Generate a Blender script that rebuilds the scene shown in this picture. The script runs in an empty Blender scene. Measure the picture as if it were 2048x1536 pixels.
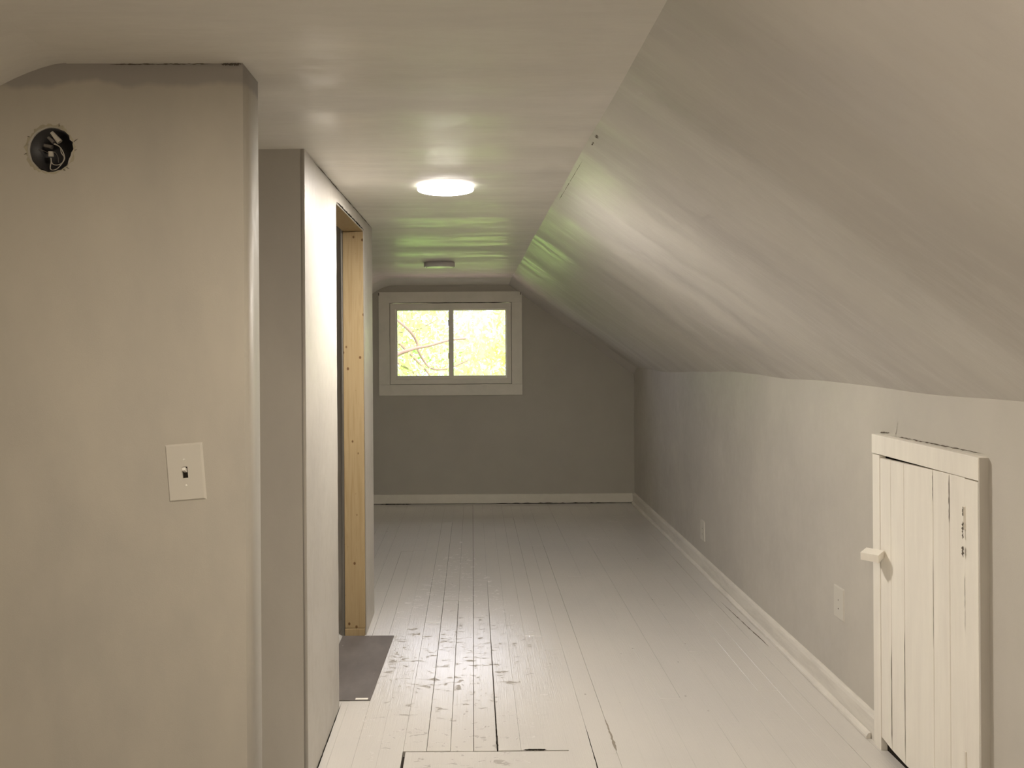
import bpy, bmesh, math, random
import numpy as np
from mathutils import Vector, Matrix

random.seed(7)
rng = np.random.default_rng(7)
scene = bpy.context.scene
COL = scene.collection
R = math.radians

# ------------------------------------------------------------------ camera, world, sun, exposure
cam_data = bpy.data.cameras.new('camera')
cam = bpy.data.objects.new('camera', cam_data)
COL.objects.link(cam)
cam_data.sensor_fit = 'HORIZONTAL'
cam_data.sensor_width = 36.0
cam_data.lens = 1580.0 / 2048.0 * 36.0
cam_data.shift_x = 79.0 / 2048.0
cam_data.shift_y = -78.0 / 2048.0
cam_data.clip_start = 0.02
cam_data.clip_end = 300
cam.matrix_world = Matrix.Translation((0, 0, 1.5)) @ Matrix.Rotation(R(90), 4, 'X') @ Matrix.Rotation(-0.0065, 4, 'Z')
scene.camera = cam

scene.view_settings.view_transform = 'Standard'
scene.view_settings.look = 'None'
scene.view_settings.exposure = 0.0
scene.view_settings.gamma = 1.0
scene.view_settings.use_curve_mapping = False
scene.cycles.max_bounces = 10
scene.cycles.diffuse_bounces = 7
scene.cycles.glossy_bounces = 4
scene.cycles.transparent_max_bounces = 12

SKY = 4.3
SUN = 5.0
LAMP_ON = 325.0
LAMP_BACK = 290.0

world = bpy.data.worlds.new('world')
scene.world = world
world.use_nodes = True
wn = world.node_tree.nodes
wn['Background'].inputs[0].default_value = (0.90, 0.90, 1.0, 1)
wn['Background'].inputs[1].default_value = SKY

sun_data = bpy.data.lights.new('sun', 'SUN')
sun_data.energy = SUN
sun_data.angle = R(2)
sun_data.color = (1.0, 0.95, 0.86)
sun = bpy.data.objects.new('sun', sun_data)
COL.objects.link(sun)
sun.rotation_euler = (R(38), R(14), 0)      # comes from behind the house, high: never enters the window


# ------------------------------------------------------------------ materials
class N:
    def __init__(self, name):
        self.m = bpy.data.materials.new(name)
        self.m.use_nodes = True
        self.t = self.m.node_tree
        self.b = self.t.nodes['Principled BSDF']
        self.out = self.t.nodes['Material Output']

    def n(self, typ, **kw):
        x = self.t.nodes.new(typ)
        for k, v in kw.items():
            setattr(x, k, v)
        return x

    def l(self, a, b):
        self.t.links.new(a, b)

    def coord(self, scale=(1, 1, 1), obj=True):
        tc = self.n('ShaderNodeTexCoord')
        mp = self.n('ShaderNodeMapping')
        mp.inputs['Scale'].default_value = scale
        self.l(tc.outputs['Object' if obj else 'Generated'], mp.inputs[0])
        return mp.outputs[0]

    def geo(self, scale=(1, 1, 1)):
        g = self.n('ShaderNodeNewGeometry')
        mp = self.n('ShaderNodeMapping')
        mp.inputs['Scale'].default_value = scale
        self.l(g.outputs['Position'], mp.inputs[0])
        return mp.outputs[0]

    def noise(self, vec, scale, detail=4, rough=0.55, dist=0.0):
        x = self.n('ShaderNodeTexNoise')
        x.inputs['Scale'].default_value = scale
        x.inputs['Detail'].default_value = detail
        x.inputs['Roughness'].default_value = rough
        x.inputs['Distortion'].default_value = dist
        self.l(vec, x.inputs['Vector'])
        return x.outputs['Fac']

    def ramp(self, fac, stops):
        x = self.n('ShaderNodeValToRGB')
        e = x.color_ramp.elements
        while len(e) < len(stops):
            e.new(0.5)
        for i, (p, c) in enumerate(stops):
            e[i].position = p
            if not isinstance(c, tuple):
                c = (c, c, c)
            e[i].color = (*c, 1)
        self.l(fac, x.inputs[0])
        return x.outputs[0]

    def mix(self, fac, a, b, mode='MIX'):
        x = self.n('ShaderNodeMix', data_type='RGBA', blend_type=mode)
        for s, v in ((x.inputs[0], fac), (x.inputs[6], a), (x.inputs[7], b)):
            if hasattr(v, 'links'):
                self.l(v, s)
            elif isinstance(v, tuple):
                s.default_value = (*v, 1)
            else:
                s.default_value = v
        return x.outputs[2]

    def math(self, op, a, b=0.0):
        x = self.n('ShaderNodeMath', operation=op)
        for s, v in ((x.inputs[0], a), (x.inputs[1], b)):
            if hasattr(v, 'links'):
                self.l(v, s)
            else:
                s.default_value = v
        return x.outputs[0]

    def bump(self, h, strength=0.2, dist=0.002):
        x = self.n('ShaderNodeBump')
        x.inputs['Strength'].default_value = strength
        x.inputs['Distance'].default_value = dist
        self.l(h, x.inputs['Height'])
        self.l(x.outputs[0], self.b.inputs['Normal'])

    def set(self, col=None, rough=None, spec=None, metal=None):
        for key, v in (('Base Color', col), ('Roughness', rough), ('Specular IOR Level', spec), ('Metallic', metal)):
            if v is None:
                continue
            s = self.b.inputs[key]
            if hasattr(v, 'links'):
                self.l(v, s)
            elif isinstance(v, tuple):
                s.default_value = (*v, 1)
            else:
                s.default_value = v
        return self


def plain(name, col, rough=0.5, spec=0.5, metal=0.0):
    return N(name).set(col, rough, spec, metal).m


def paint(name, c1, c2, stroke=(1, 1, 1), r0=0.42, r1=0.6, gloss_stroke=None, bump=0.25, top_band=None, patch=1.3, step=None):
    """Hand-rolled wall paint: two coats that do not quite cover, roller stipple, uneven sheen."""
    k = N(name)
    v = k.geo(stroke)
    big = k.ramp(k.noise(v, patch, 5, 0.6, 0.4), [(0.40, 0.0), (0.60, 1.0)])
    mid = k.noise(k.geo(stroke), patch * 5, 4, 0.6)
    col = k.mix(big, c1, c2)
    col = k.mix(k.ramp(mid, [(0.40, 0.0), (0.75, 0.32)]), col, tuple(min(1, x * 1.15) for x in c1))
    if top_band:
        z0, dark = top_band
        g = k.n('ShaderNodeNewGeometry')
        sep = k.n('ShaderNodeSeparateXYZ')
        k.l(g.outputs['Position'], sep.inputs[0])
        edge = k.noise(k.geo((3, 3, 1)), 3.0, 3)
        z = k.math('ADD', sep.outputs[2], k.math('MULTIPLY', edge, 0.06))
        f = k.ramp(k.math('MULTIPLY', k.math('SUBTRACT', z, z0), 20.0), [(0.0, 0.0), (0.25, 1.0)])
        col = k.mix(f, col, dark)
    if step:            # near side of a joint across the room: older ceiling coat, darker slope tone
        y0, near_tone = step
        g = k.n('ShaderNodeNewGeometry')
        sep = k.n('ShaderNodeSeparateXYZ')
        k.l(g.outputs['Position'], sep.inputs[0])
        y = k.math('ADD', sep.outputs[1], k.math('MULTIPLY', k.noise(k.geo((1, 1, 1)), 2.5, 5, 0.6), 0.16))
        f = k.ramp(k.math('MULTIPLY', k.math('SUBTRACT', y, y0), 3.0), [(0.0, 0.0), (0.4, 1.0)])
        col = k.mix(f, k.mix(1.0, col, near_tone, 'MULTIPLY'), col)
    rr = k.noise(k.geo(gloss_stroke or stroke), 2.2, 10, 0.72, 0.3)
    fine = k.noise(k.geo((gloss_stroke or stroke)), 38.0, 5, 0.7)
    rr = k.math('ADD', rr, k.math('MULTIPLY', k.math('SUBTRACT', fine, 0.5), 0.55))
    rough = k.ramp(rr, [(0.40, r0), (0.56, r1)])
    k.set(col, rough, 0.5)
    st = k.noise(k.geo(), 330.0, 3, 0.6)
    lump = k.noise(k.geo(), 11.0, 4, 0.6)
    k.bump(k.math('ADD', k.math('MULTIPLY', st, 0.35), k.math('MULTIPLY', lump, 0.9)), bump, 0.0025)
    return k.m


M = {}
M['wall'] = paint('wall_paint', (0.545, 0.515, 0.46), (0.475, 0.45, 0.41), (1, 0.7, 0.5), patch=0.9)
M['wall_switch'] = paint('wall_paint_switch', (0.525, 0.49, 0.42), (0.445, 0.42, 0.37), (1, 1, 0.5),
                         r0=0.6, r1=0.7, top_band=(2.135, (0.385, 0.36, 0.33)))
M['wall_back'] = paint('wall_paint_back', (0.47, 0.45, 0.395), (0.45, 0.43, 0.38), patch=0.8, r0=0.5, r1=0.6, bump=0.15)
M['ceiling'] = paint('ceiling_paint', (0.78, 0.755, 0.70), (0.70, 0.675, 0.635), (0.35, 1.6, 1), r0=0.30, r1=0.60, step=(2.02, (0.90, 0.895, 0.88)),
                     gloss_stroke=(0.4, 2.2, 1), bump=0.16)
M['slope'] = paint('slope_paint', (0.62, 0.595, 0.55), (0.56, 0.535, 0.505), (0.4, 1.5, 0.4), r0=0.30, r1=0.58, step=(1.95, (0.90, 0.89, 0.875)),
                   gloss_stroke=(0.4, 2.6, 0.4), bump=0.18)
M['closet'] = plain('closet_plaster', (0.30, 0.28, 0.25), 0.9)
M['trim'] = paint('trim_paint', (0.86, 0.825, 0.75), (0.82, 0.78, 0.71), (6, 6, 0.7), r0=0.35, r1=0.5, bump=0.12)
M['trim_dim'] = paint('trim_paint_end', (0.76, 0.73, 0.65), (0.72, 0.69, 0.61), (2, 2, 2), r0=0.35, r1=0.5, bump=0.1)
M['base'] = paint('baseboard_paint', (0.74, 0.71, 0.65), (0.64, 0.61, 0.56), (1.5, 1.5, 8), r0=0.35, r1=0.55, bump=0.2)
M['window_paint'] = paint('window_paint', (0.80, 0.77, 0.69), (0.75, 0.73, 0.65), (2, 2, 2), r0=0.35, r1=0.5, bump=0.08)
M['dark'] = plain('dark_void', (0.022, 0.018, 0.014), 0.95, 0.1)
M['crack'] = plain('crack_shadow', (0.13, 0.11, 0.09), 0.9, 0.1)
M['scar'] = plain('floor_scar', (0.27, 0.24, 0.20), 0.9, 0.1)
M['white_plastic'] = plain('white_plastic', (0.585, 0.56, 0.50), 0.36)
M['toggle'] = plain('toggle_plastic', (0.80, 0.78, 0.72), 0.25)
M['box'] = plain('junction_box_plastic', (0.030, 0.027, 0.027), 0.45)
M['wire'] = plain('white_wire', (0.62, 0.58, 0.50), 0.4)
M['wire_grey'] = plain('grey_wire', (0.20, 0.18, 0.16), 0.4)
M['plaster'] = plain('torn_plaster', (0.44, 0.40, 0.30), 0.95)
M['lamp_body'] = plain('lamp_body', (0.62, 0.60, 0.58), 0.4)
M['metal_hinge'] = plain('painted_hinge', (0.55, 0.52, 0.46), 0.5)
M['roof_deck'] = plain('roof_deck', (0.12, 0.11, 0.10), 0.9)
M['subfloor'] = plain('subfloor', (0.035, 0.028, 0.022), 0.9, 0.2)


def floor_mat():
    k = N('floor_paint')
    gr = k.noise(k.geo((34, 1.3, 1)), 3.0, 6, 0.62, 1.6)            # raised wood grain under the paint
    g = k.n('ShaderNodeNewGeometry')
    sep = k.n('ShaderNodeSeparateXYZ')
    k.l(g.outputs['Position'], sep.inputs[0])
    # worn, scuffed track down the middle of the passage
    dx = k.math('ABSOLUTE', k.math('ADD', sep.outputs[0], 0.10))
    dy = k.math('ABSOLUTE', k.math('SUBTRACT', sep.outputs[1], 3.75))
    zone = k.math('SUBTRACT', 1.0, k.math('ADD', k.math('MULTIPLY', dx, 1.9), k.math('MULTIPLY', dy, 0.40)))
    scuff = k.noise(k.geo((1.0, 1.9, 1)), 17.0, 4, 0.6, 0.8)
    sc = k.math('MULTIPLY', k.ramp(scuff, [(0.575, 0.0), (0.64, 1.0)]), k.ramp(zone, [(0.0, 0.0), (0.25, 1.0)]))
    base = k.mix(k.ramp(k.noise(k.geo((1, 0.6, 1)), 1.6, 4), [(0.35, 0.0), (0.65, 1.0)]), (0.64, 0.615, 0.575), (0.59, 0.57, 0.54))
    spots = k.n('ShaderNodeTexVoronoi')
    spots.inputs['Scale'].default_value = 7.0
    k.l(k.geo((1, 1, 1)), spots.inputs['Vector'])
    sp = k.ramp(spots.outputs['Distance'], [(0.018, 1.0), (0.045, 0.0)])
    col = k.mix(k.math('MULTIPLY', sc, 0.6), base, (0.24, 0.22, 0.20))
    col = k.mix(k.math('MULTIPLY', sp, 0.6), col, (0.16, 0.13, 0.11))
    rough = k.mix(sc, k.ramp(k.noise(k.geo((1, 1, 1)), 4.0, 4), [(0.35, 0.155), (0.65, 0.185)]), (0.55, 0.55, 0.55))
    k.set(col, rough, k.mix(sc, (0.85, 0.85, 0.85), (0.1, 0.1, 0.1)))
    k.bump(k.math('ADD', k.math('MULTIPLY', gr, 1.0), k.math('MULTIPLY', k.noise(k.geo(), 60, 3), 0.10)), 0.35, 0.003)
    return k.m


M['floor'] = floor_mat()


def wood_mat():
    k = N('raw_pine')
    w = k.noise(k.geo((22, 22, 0.9)), 2.0, 5, 0.6, 1.2)
    col = k.ramp(w, [(0.3, (0.34, 0.245, 0.125)), (0.52, (0.40, 0.30, 0.165)), (0.75, (0.31, 0.215, 0.105))])
    v = k.n('ShaderNodeTexVoronoi')
    v.inputs['Scale'].default_value = 15.0
    k.l(k.geo((1.3, 0.0, 1.0)), v.inputs['Vector'])
    kn = k.ramp(v.outputs['Distance'], [(0.09, 1.0), (0.15, 0.0)])
    col = k.mix(kn, col, (0.14, 0.075, 0.03))
    k.set(col, 0.65, 0.3)
    k.bump(w, 0.15, 0.002)
    return k.m


M['pine'] = wood_mat()


def threshold_mat():
    k = N('dark_grey_board')
    a = k.noise(k.geo((1, 0.5, 1)), 9.0, 5, 0.6)
    col = k.ramp(a, [(0.3, (0.13, 0.115, 0.108)), (0.7, (0.18, 0.162, 0.152))])
    v = k.n('ShaderNodeTexVoronoi')
    v.inputs['Scale'].default_value = 16.0
    k.l(k.geo(), v.inputs['Vector'])
    col = k.mix(k.ramp(v.outputs['Distance'], [(0.03, 0.6), (0.07, 0.0)]), col, (0.4, 0.37, 0.34))
    k.set(col, 0.6, 0.4)
    return k.m


M['threshold'] = threshold_mat()


def emit_mat(name, col, s):
    k = N(name)
    k.set((0.8, 0.8, 0.8), 0.4)
    k.b.inputs['Emission Color'].default_value = (*col, 1)
    k.b.inputs['Emission Strength'].default_value = s
    return k.m


M['lamp_on'] = emit_mat('lamp_diffuser_lit', (1.0, 0.93, 0.845), LAMP_ON)
M['lamp_back'] = emit_mat('lamp_diffuser_warm', (1.0, 0.865, 0.70), LAMP_BACK)
M['lamp_rim'] = emit_mat('lamp_rim_bloom', (1.0, 0.95, 0.88), 4.0)      # glow added to the housing rim in place of bloom from the lit lamp
M['lamp_off'] = plain('lamp_diffuser_off', (0.78, 0.78, 0.70), 0.25)


def glass_mat():
    k = N('window_glass')
    tr = k.n('ShaderNodeBsdfTransparent')
    tr.inputs[0].default_value = (0.96, 0.98, 0.96, 1)
    gl = k.n('ShaderNodeBsdfGlossy')
    gl.inputs['Roughness'].default_value = 0.02
    fr = k.n('ShaderNodeFresnel')
    fr.inputs[0].default_value = 1.5
    mx = k.n('ShaderNodeMixShader')
    k.l(fr.outputs[0], mx.inputs[0])
    k.l(tr.outputs[0], mx.inputs[1])
    k.l(gl.outputs[0], mx.inputs[2])
    k.l(mx.outputs[0], k.out.inputs[0])
    return k.m


M['glass'] = glass_mat()


def leaf_mat(name, col):
    k = N(name)
    d = k.n('ShaderNodeBsdfDiffuse')
    t = k.n('ShaderNodeBsdfTranslucent')
    a = k.noise(k.geo(), 1.4, 3)
    c = k.mix(k.ramp(a, [(0.35, 0.0), (0.65, 1.0)]), col, tuple(x * f for x, f in zip(col, (1.25, 1.08, 1.3))))
    k.l(c, d.inputs[0])
    k.l(c, t.inputs[0])
    mx = k.n('ShaderNodeMixShader')
    mx.inputs[0].default_value = 0.45
    k.l(d.outputs[0], mx.inputs[1])
    k.l(t.outputs[0], mx.inputs[2])
    k.l(mx.outputs[0], k.out.inputs[0])
    return k.m


M['leaf'] = leaf_mat('leaf_yellow_green', (0.74, 0.86, 0.38))
M['leaf_front'] = leaf_mat('leaf_fresh_green', (0.59, 0.81, 0.30))
M['leaf_dark'] = leaf_mat('leaf_green', (0.46, 0.76, 0.24))
M['bark'] = plain('bark', (0.26, 0.19, 0.15), 0.9)
M['lawn'] = plain('lawn', (0.20, 0.30, 0.09), 0.95)
M['bounce_pink'] = plain('bounce_slab_red', (0.78, 0.55, 0.45), 0.9)  # colour of the unseen slab added to send pink light indoors


# ------------------------------------------------------------------ mesh helpers
def link(name, me, mat, parent=None):
    o = bpy.data.objects.new(name, me)
    COL.objects.link(o)
    if mat:
        me.materials.append(M[mat])
    if parent:
        o.parent = parent
    return o


def mesh(name, verts, faces, mat, parent=None, smooth=False):
    me = bpy.data.meshes.new(name)
    me.from_pydata([tuple(v) for v in verts], [], faces)
    me.validate()
    if smooth:
        me.polygons.foreach_set('use_smooth', [True] * len(me.polygons))
    me.update()
    return link(name, me, mat, parent)


def bm_obj(name, bm, mat, parent=None, smooth=False):
    bmesh.ops.recalc_face_normals(bm, faces=bm.faces)
    me = bpy.data.meshes.new(name)
    bm.to_mesh(me)
    bm.free()
    if smooth:
        me.polygons.foreach_set('use_smooth', [True] * len(me.polygons))
    return link(name, me, mat, parent)


def bm_box(bm, a, b, bev=0.0):
    a, b = Vector(a), Vector(b)
    r = bmesh.ops.create_cube(bm, size=1.0)
    c, s = (a + b) / 2, b - a
    for v in r['verts']:
        v.co = Vector((v.co.x * s.x, v.co.y * s.y, v.co.z * s.z)) + c
    if bev:
        ed = list({e for v in r['verts'] for e in v.link_edges})
        bmesh.ops.bevel(bm, geom=ed, offset=bev, segments=2, affect='EDGES', profile=0.6)


def box(name, a, b, mat, parent=None, bev=0.0):
    bm = bmesh.new()
    bm_box(bm, a, b, bev)
    return bm_obj(name, bm, mat, parent)


def prism(name, outer, holes, thick, mat, M4, parent=None):
    """A plate cut from a closed outline with holes: local x,y outline, z thickness (0..thick), moved by M4."""
    cu = bpy.data.curves.new(name, 'CURVE')
    cu.dimensions = '2D'
    cu.fill_mode = 'BOTH'
    cu.extrude = thick / 2
    for loop in [outer] + holes:
        s = cu.splines.new('POLY')
        s.points.add(len(loop) - 1)
        for p, q in zip(s.points, loop):
            p.co = (q[0], q[1], 0, 1)
        s.use_cyclic_u = True
    tmp = bpy.data.objects.new('tmp', cu)
    COL.objects.link(tmp)
    bpy.context.view_layer.update()
    me = bpy.data.meshes.new_from_object(tmp)
    bpy.data.objects.remove(tmp)
    bpy.data.curves.remove(cu)
    me.transform(Matrix.Translation((0, 0, thick / 2)))
    me.transform(M4)
    me.name = name
    bm = bmesh.new()
    bm.from_mesh(me)
    bmesh.ops.remove_doubles(bm, verts=bm.verts, dist=1e-5)
    bmesh.ops.recalc_face_normals(bm, faces=bm.faces)
    bm.to_mesh(me)
    bm.free()
    me.materials.clear()
    return link(name, me, mat, parent)


def frameXZ(y):      # local x -> X, local y -> Z, thickness towards +Y
    return Matrix(((1, 0, 0, 0), (0, 0, 1, y), (0, 1, 0, 0), (0, 0, 0, 1)))


def frameYZ(x):      # local x -> Y, local y -> Z, thickness towards +X
    return Matrix(((0, 0, 1, x), (1, 0, 0, 0), (0, 1, 0, 0), (0, 0, 0, 1)))


def tube(name, pts, r, mat, parent=None, seg=8, taper=1.0):
    pts = [Vector(p) for p in pts]
    # smooth with catmull-rom
    out = []
    P = [pts[0]] + pts + [pts[-1]]
    for i in range(1, len(P) - 2):
        for t in (0, .25, .5, .75):
            a, b, c, d = P[i - 1], P[i], P[i + 1], P[i + 2]
            out.append(0.5 * ((2 * b) + (c - a) * t + (2 * a - 5 * b + 4 * c - d) * t * t + (3 * b - a - 3 * c + d) * t ** 3))
    out.append(pts[-1])
    V, F = [], []
    n = len(out)
    for i, p in enumerate(out):
        d = (out[min(i + 1, n - 1)] - out[max(i - 1, 0)]).normalized()
        u = d.cross(Vector((0.13, 0.3, 1))).normalized()
        w = d.cross(u)
        rr = r * (1 + (taper - 1) * i / (n - 1))
        for k in range(seg):
            a = 2 * math.pi * k / seg
            V.append(p + u * math.cos(a) * rr + w * math.sin(a) * rr)
    for i in range(n - 1):
        for k in range(seg):
            F.append((i * seg + k, i * seg + (k + 1) % seg, (i + 1) * seg + (k + 1) % seg, (i + 1) * seg + k))
    F.append(tuple(range(seg))[::-1])
    F.append(tuple((n - 1) * seg + k for k in range(seg)))
    return mesh(name, V, F, mat, parent, True)


def lathe(name, prof, loc, mat, parent=None, seg=64, smooth=True):
    V, F = [], []
    for (r, z) in prof:
        for k in range(seg):
            a = 2 * math.pi * k / seg
            V.append((r * math.cos(a), r * math.sin(a), z))
    m = len(prof)
    for i in range(m - 1):
        for k in range(seg):
            F.append((i * seg + k, i * seg + (k + 1) % seg, (i + 1) * seg + (k + 1) % seg, (i + 1) * seg + k))
    F.append(tuple(range(seg))[::-1])
    F.append(tuple((m - 1) * seg + k for k in range(seg)))
    me = bpy.data.meshes.new(name)
    me.from_pydata(V, [], F)
    if smooth:
        me.polygons.foreach_set('use_smooth', [len(p.vertices) == 4 for p in me.polygons])
    o = link(name, me, mat, parent)
    o.location = loc
    return o


def cylinder_bm(bm, a, b, r, seg=10, r2=None):
    a, b = Vector(a), Vector(b)
    d = (b - a).normalized()
    u = d.orthogonal().normalized()
    w = d.cross(u)
    A = [bm.verts.new(a + u * math.cos(2 * math.pi * k / seg) * r + w * math.sin(2 * math.pi * k / seg) * r) for k in range(seg)]
    r2 = r if r2 is None else r2
    B = [bm.verts.new(b + u * math.cos(2 * math.pi * k / seg) * r2 + w * math.sin(2 * math.pi * k / seg) * r2) for k in range(seg)]
    for k in range(seg):
        bm.faces.new((A[k], A[(k + 1) % seg], B[(k + 1) % seg], B[k]))
    bm.faces.new(A[::-1])
    bm.faces.new(B)


def empty(name, loc=(0, 0, 0)):
    o = bpy.data.objects.new(name, None)
    o.empty_display_size = 0.1
    o.location = loc
    COL.objects.link(o)
    return o


def tag(o, label=None, cat=None, group=None, kind=None):
    if label: o['label'] = label
    if cat: o['category'] = cat
    if group: o['group'] = group
    if kind: o['kind'] = kind
    return o


def structure(o, label, cat):
    return tag(o, label, cat, None, 'structure')


# ------------------------------------------------------------------ room numbers (metres, camera at x=0 y=0 z=1.5)
CEIL = 2.16
KX = 1.52                 # right knee wall
KLX = -2.12               # left knee wall
Y0, Y1 = -2.6, 7.45       # room ends
SL = 0.728                # slope of the roof planks
CRX = 0.38                # right crease


def inset(Y):
    a = 0.0
    if Y > 4.7:
        t = min(1.0, (Y - 4.7) / 1.5)
        a = 0.040 * t * t * (3 - 2 * t)
    if Y > 7.30:
        t = min(1.0, (Y - 7.30) / 0.15)
        a += 0.055 * t ** 1.25
    return a


def crease_left(Y):
    t = min(1, max(0, (Y - 1.8) / 5.6))
    return -1.0 + 0.16 * t


def wave(Y, s, seed):
    if seed == 0.4:
        return 0.0022 * math.sin(2 * math.pi * (Y + 0.1) / 1.22) + 0.0008 * math.sin(2 * math.pi * s / 0.7 + Y)
    w = 0.0045 * math.sin(2 * math.pi * (Y + 0.35) / 1.22 + seed + 0.25 * math.sin(s * 2.1))
    w += 0.0014 * math.sin(2 * math.pi * Y / 0.61 + 2.1 * seed + 0.5 * math.sin(s * 3.0 + seed))
    w += 0.0016 * math.sin(2 * math.pi * s / 0.55 + seed + Y * 1.3)
    return w


def shell(name, prof_fn, ys, mat, seed, thick=0.14):
    """prof_fn(Y) -> list of (x, z) from left to right; room is below. Builds a wavy plaster sheet with real thickness."""
    V, F = [], []
    n = len(prof_fn(0.0))
    rows = []
    for Y in ys:
        pr = prof_fn(Y)
        row = []
        for i, (x, z) in enumerate(pr):
            a, b = pr[max(i - 1, 0)], pr[min(i + 1, n - 1)]
            d = Vector((b[0] - a[0], 0, b[1] - a[1])).normalized()
            nrm = Vector((-d.z, 0, d.x))         # outward (up)
            if nrm.z < 0: nrm = -nrm
            s = i / (n - 1) * 1.4
            off = wave(Y, s, seed) * min(1, i / 3, (n - 1 - i) / 3) - inset(Y)
            row.append((Vector((x, Y, z)) + nrm * off, nrm))
        rows.append(row)
    for row in rows:
        for p, nn in row: V.append(p)
    base = len(V)
    for row in rows:
        for p, nn in row: V.append(p + nn * thick)
    m = len(rows)
    for j in range(m - 1):
        for i in range(n - 1):
            a = j * n + i
            F.append((a, a + n, a + n + 1, a + 1))
            F.append((base + a, base + a + 1, base + a + n + 1, base + a + n))
    for i in range(n - 1):
        for j in (0, m - 1):
            a = j * n + i
            F.append((a, a + 1, base + a + 1, base + a))
    for j in range(m - 1):
        for i in (0, n - 1):
            a = j * n + i
            F.append((a, a + n, base + a + n, base + a))
    o = mesh(name, V, F, mat, None, True)
    bm = bmesh.new()
    bm.from_mesh(o.data)
    bmesh.ops.recalc_face_normals(bm, faces=bm.faces)
    bm.to_mesh(o.data)
    bm.free()
    try:
        o.data.set_sharp_from_angle(angle=R(40))
    except Exception:
        pass
    return o


ys = [Y0 + i * 0.12 for i in range(int((7.0 - Y0) / 0.12) + 1)]
ys += [7.04, 7.14, 7.24, 7.29] + [7.30 + i * 0.015 for i in range(10)] + [7.448, 7.50]


def jag(Y):
    return 0.004 * math.sin(Y * 9.1) + 0.003 * math.sin(Y * 23.7 + 1)


def prof_ceiling(Y):
    xl, xr = crease_left(Y) + 0.06, CRX + 0.03
    return [(xl + (xr - xl) * i / 22, CEIL) for i in range(23)]


def prof_right(Y):
    c = jag(Y)
    d = inset(Y)
    x0 = CRX + c
    pts = [(x0 + (1.66 - x0) * i / 20, CEIL - (x0 + (1.66 - x0) * i / 20 - CRX) * SL) for i in range(21)]
    # overlap a little under the flat ceiling where both drop
    pts[0] = (CRX - 0.03, CEIL + 0.03 * SL)
    return pts


def prof_left(Y):
    cl = crease_left(Y)
    pts = []
    # rounded crease, radius by parabola between cl-0.15 and cl+0.10
    a, b = cl - 0.16, cl + 0.10
    for i in range(9):
        t = i / 8
        x = b + (a - b) * t
        z = CEIL - SL * (b - a) * 0.5 * t * t
        pts.append((x, z))
    x1, z1 = pts[-1]
    for i in range(1, 17):
        x = x1 + (-2.30 - x1) * i / 16
        pts.append((x, z1 - (x1 - x) * SL))
    pts.insert(0, (b + 0.06, CEIL + 0.006))
    return pts[::-1]


ceiling = shell('ceiling', prof_ceiling, ys, 'ceiling', 0.4)
structure(ceiling, 'flat off-white attic ceiling above the passage', 'ceiling')
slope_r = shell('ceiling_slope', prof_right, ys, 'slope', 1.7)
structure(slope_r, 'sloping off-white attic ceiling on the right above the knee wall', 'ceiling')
slope_l = shell('ceiling_slope', prof_left, ys, 'ceiling', 2.9)
structure(slope_l, 'sloping off-white ceiling at the upper left above the switch wall', 'ceiling')


xm = (CRX - 1.0) / 2
roof = prism('roof', [(-2.9, 1.05), (-2.45, 1.05), (-1.1, 2.42), (0.55, 2.42), (1.85, 1.05), (2.3, 1.05), (xm, 3.45)], [], Y1 - Y0 + 0.85, 'roof_deck', frameXZ(Y0 - 0.25))  # overhang beyond the far wall is added to block high sky light
structure(roof, 'gable roof over the attic', 'roof')

# ------------------------------------------------------------------ floor and its boards
floor = box('floor', (-2.3, Y0 - 0.2, -0.12), (1.72, Y1 + 0.15, -0.022), 'subfloor')
structure(floor, 'white-painted narrow board floor running the length of the attic', 'floor')


def plank(x0, x1, y0, y1, g0, g1, g2, g3, top=0.0, name='plank'):
    z0, z1 = -0.0215, top
    b = 0.0012 if max(g0, g1, g2, g3) > 0.0006 else 0.0004
    c = [(x0 + g0, y0), (x1 - g1, y0), (x1 - g2, y1), (x0 + g3, y1)]
    ins = [(c[0][0] + b, c[0][1] + b), (c[1][0] - b, c[1][1] + b), (c[2][0] - b, c[2][1] - b), (c[3][0] + b, c[3][1] - b)]
    V = [(x, y, z0) for x, y in c] + [(x, y, z1 - b) for x, y in c] + [(x, y, z1) for x, y in ins]
    F = [(0, 3, 2, 1), (8, 9, 10, 11)]
    for k in range(4):
        k2 = (k + 1) % 4
        F += [(k, k2, 4 + k2, 4 + k), (4 + k, 4 + k2, 8 + k2, 8 + k)]
    return mesh(name, V, F, 'floor', floor)


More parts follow.
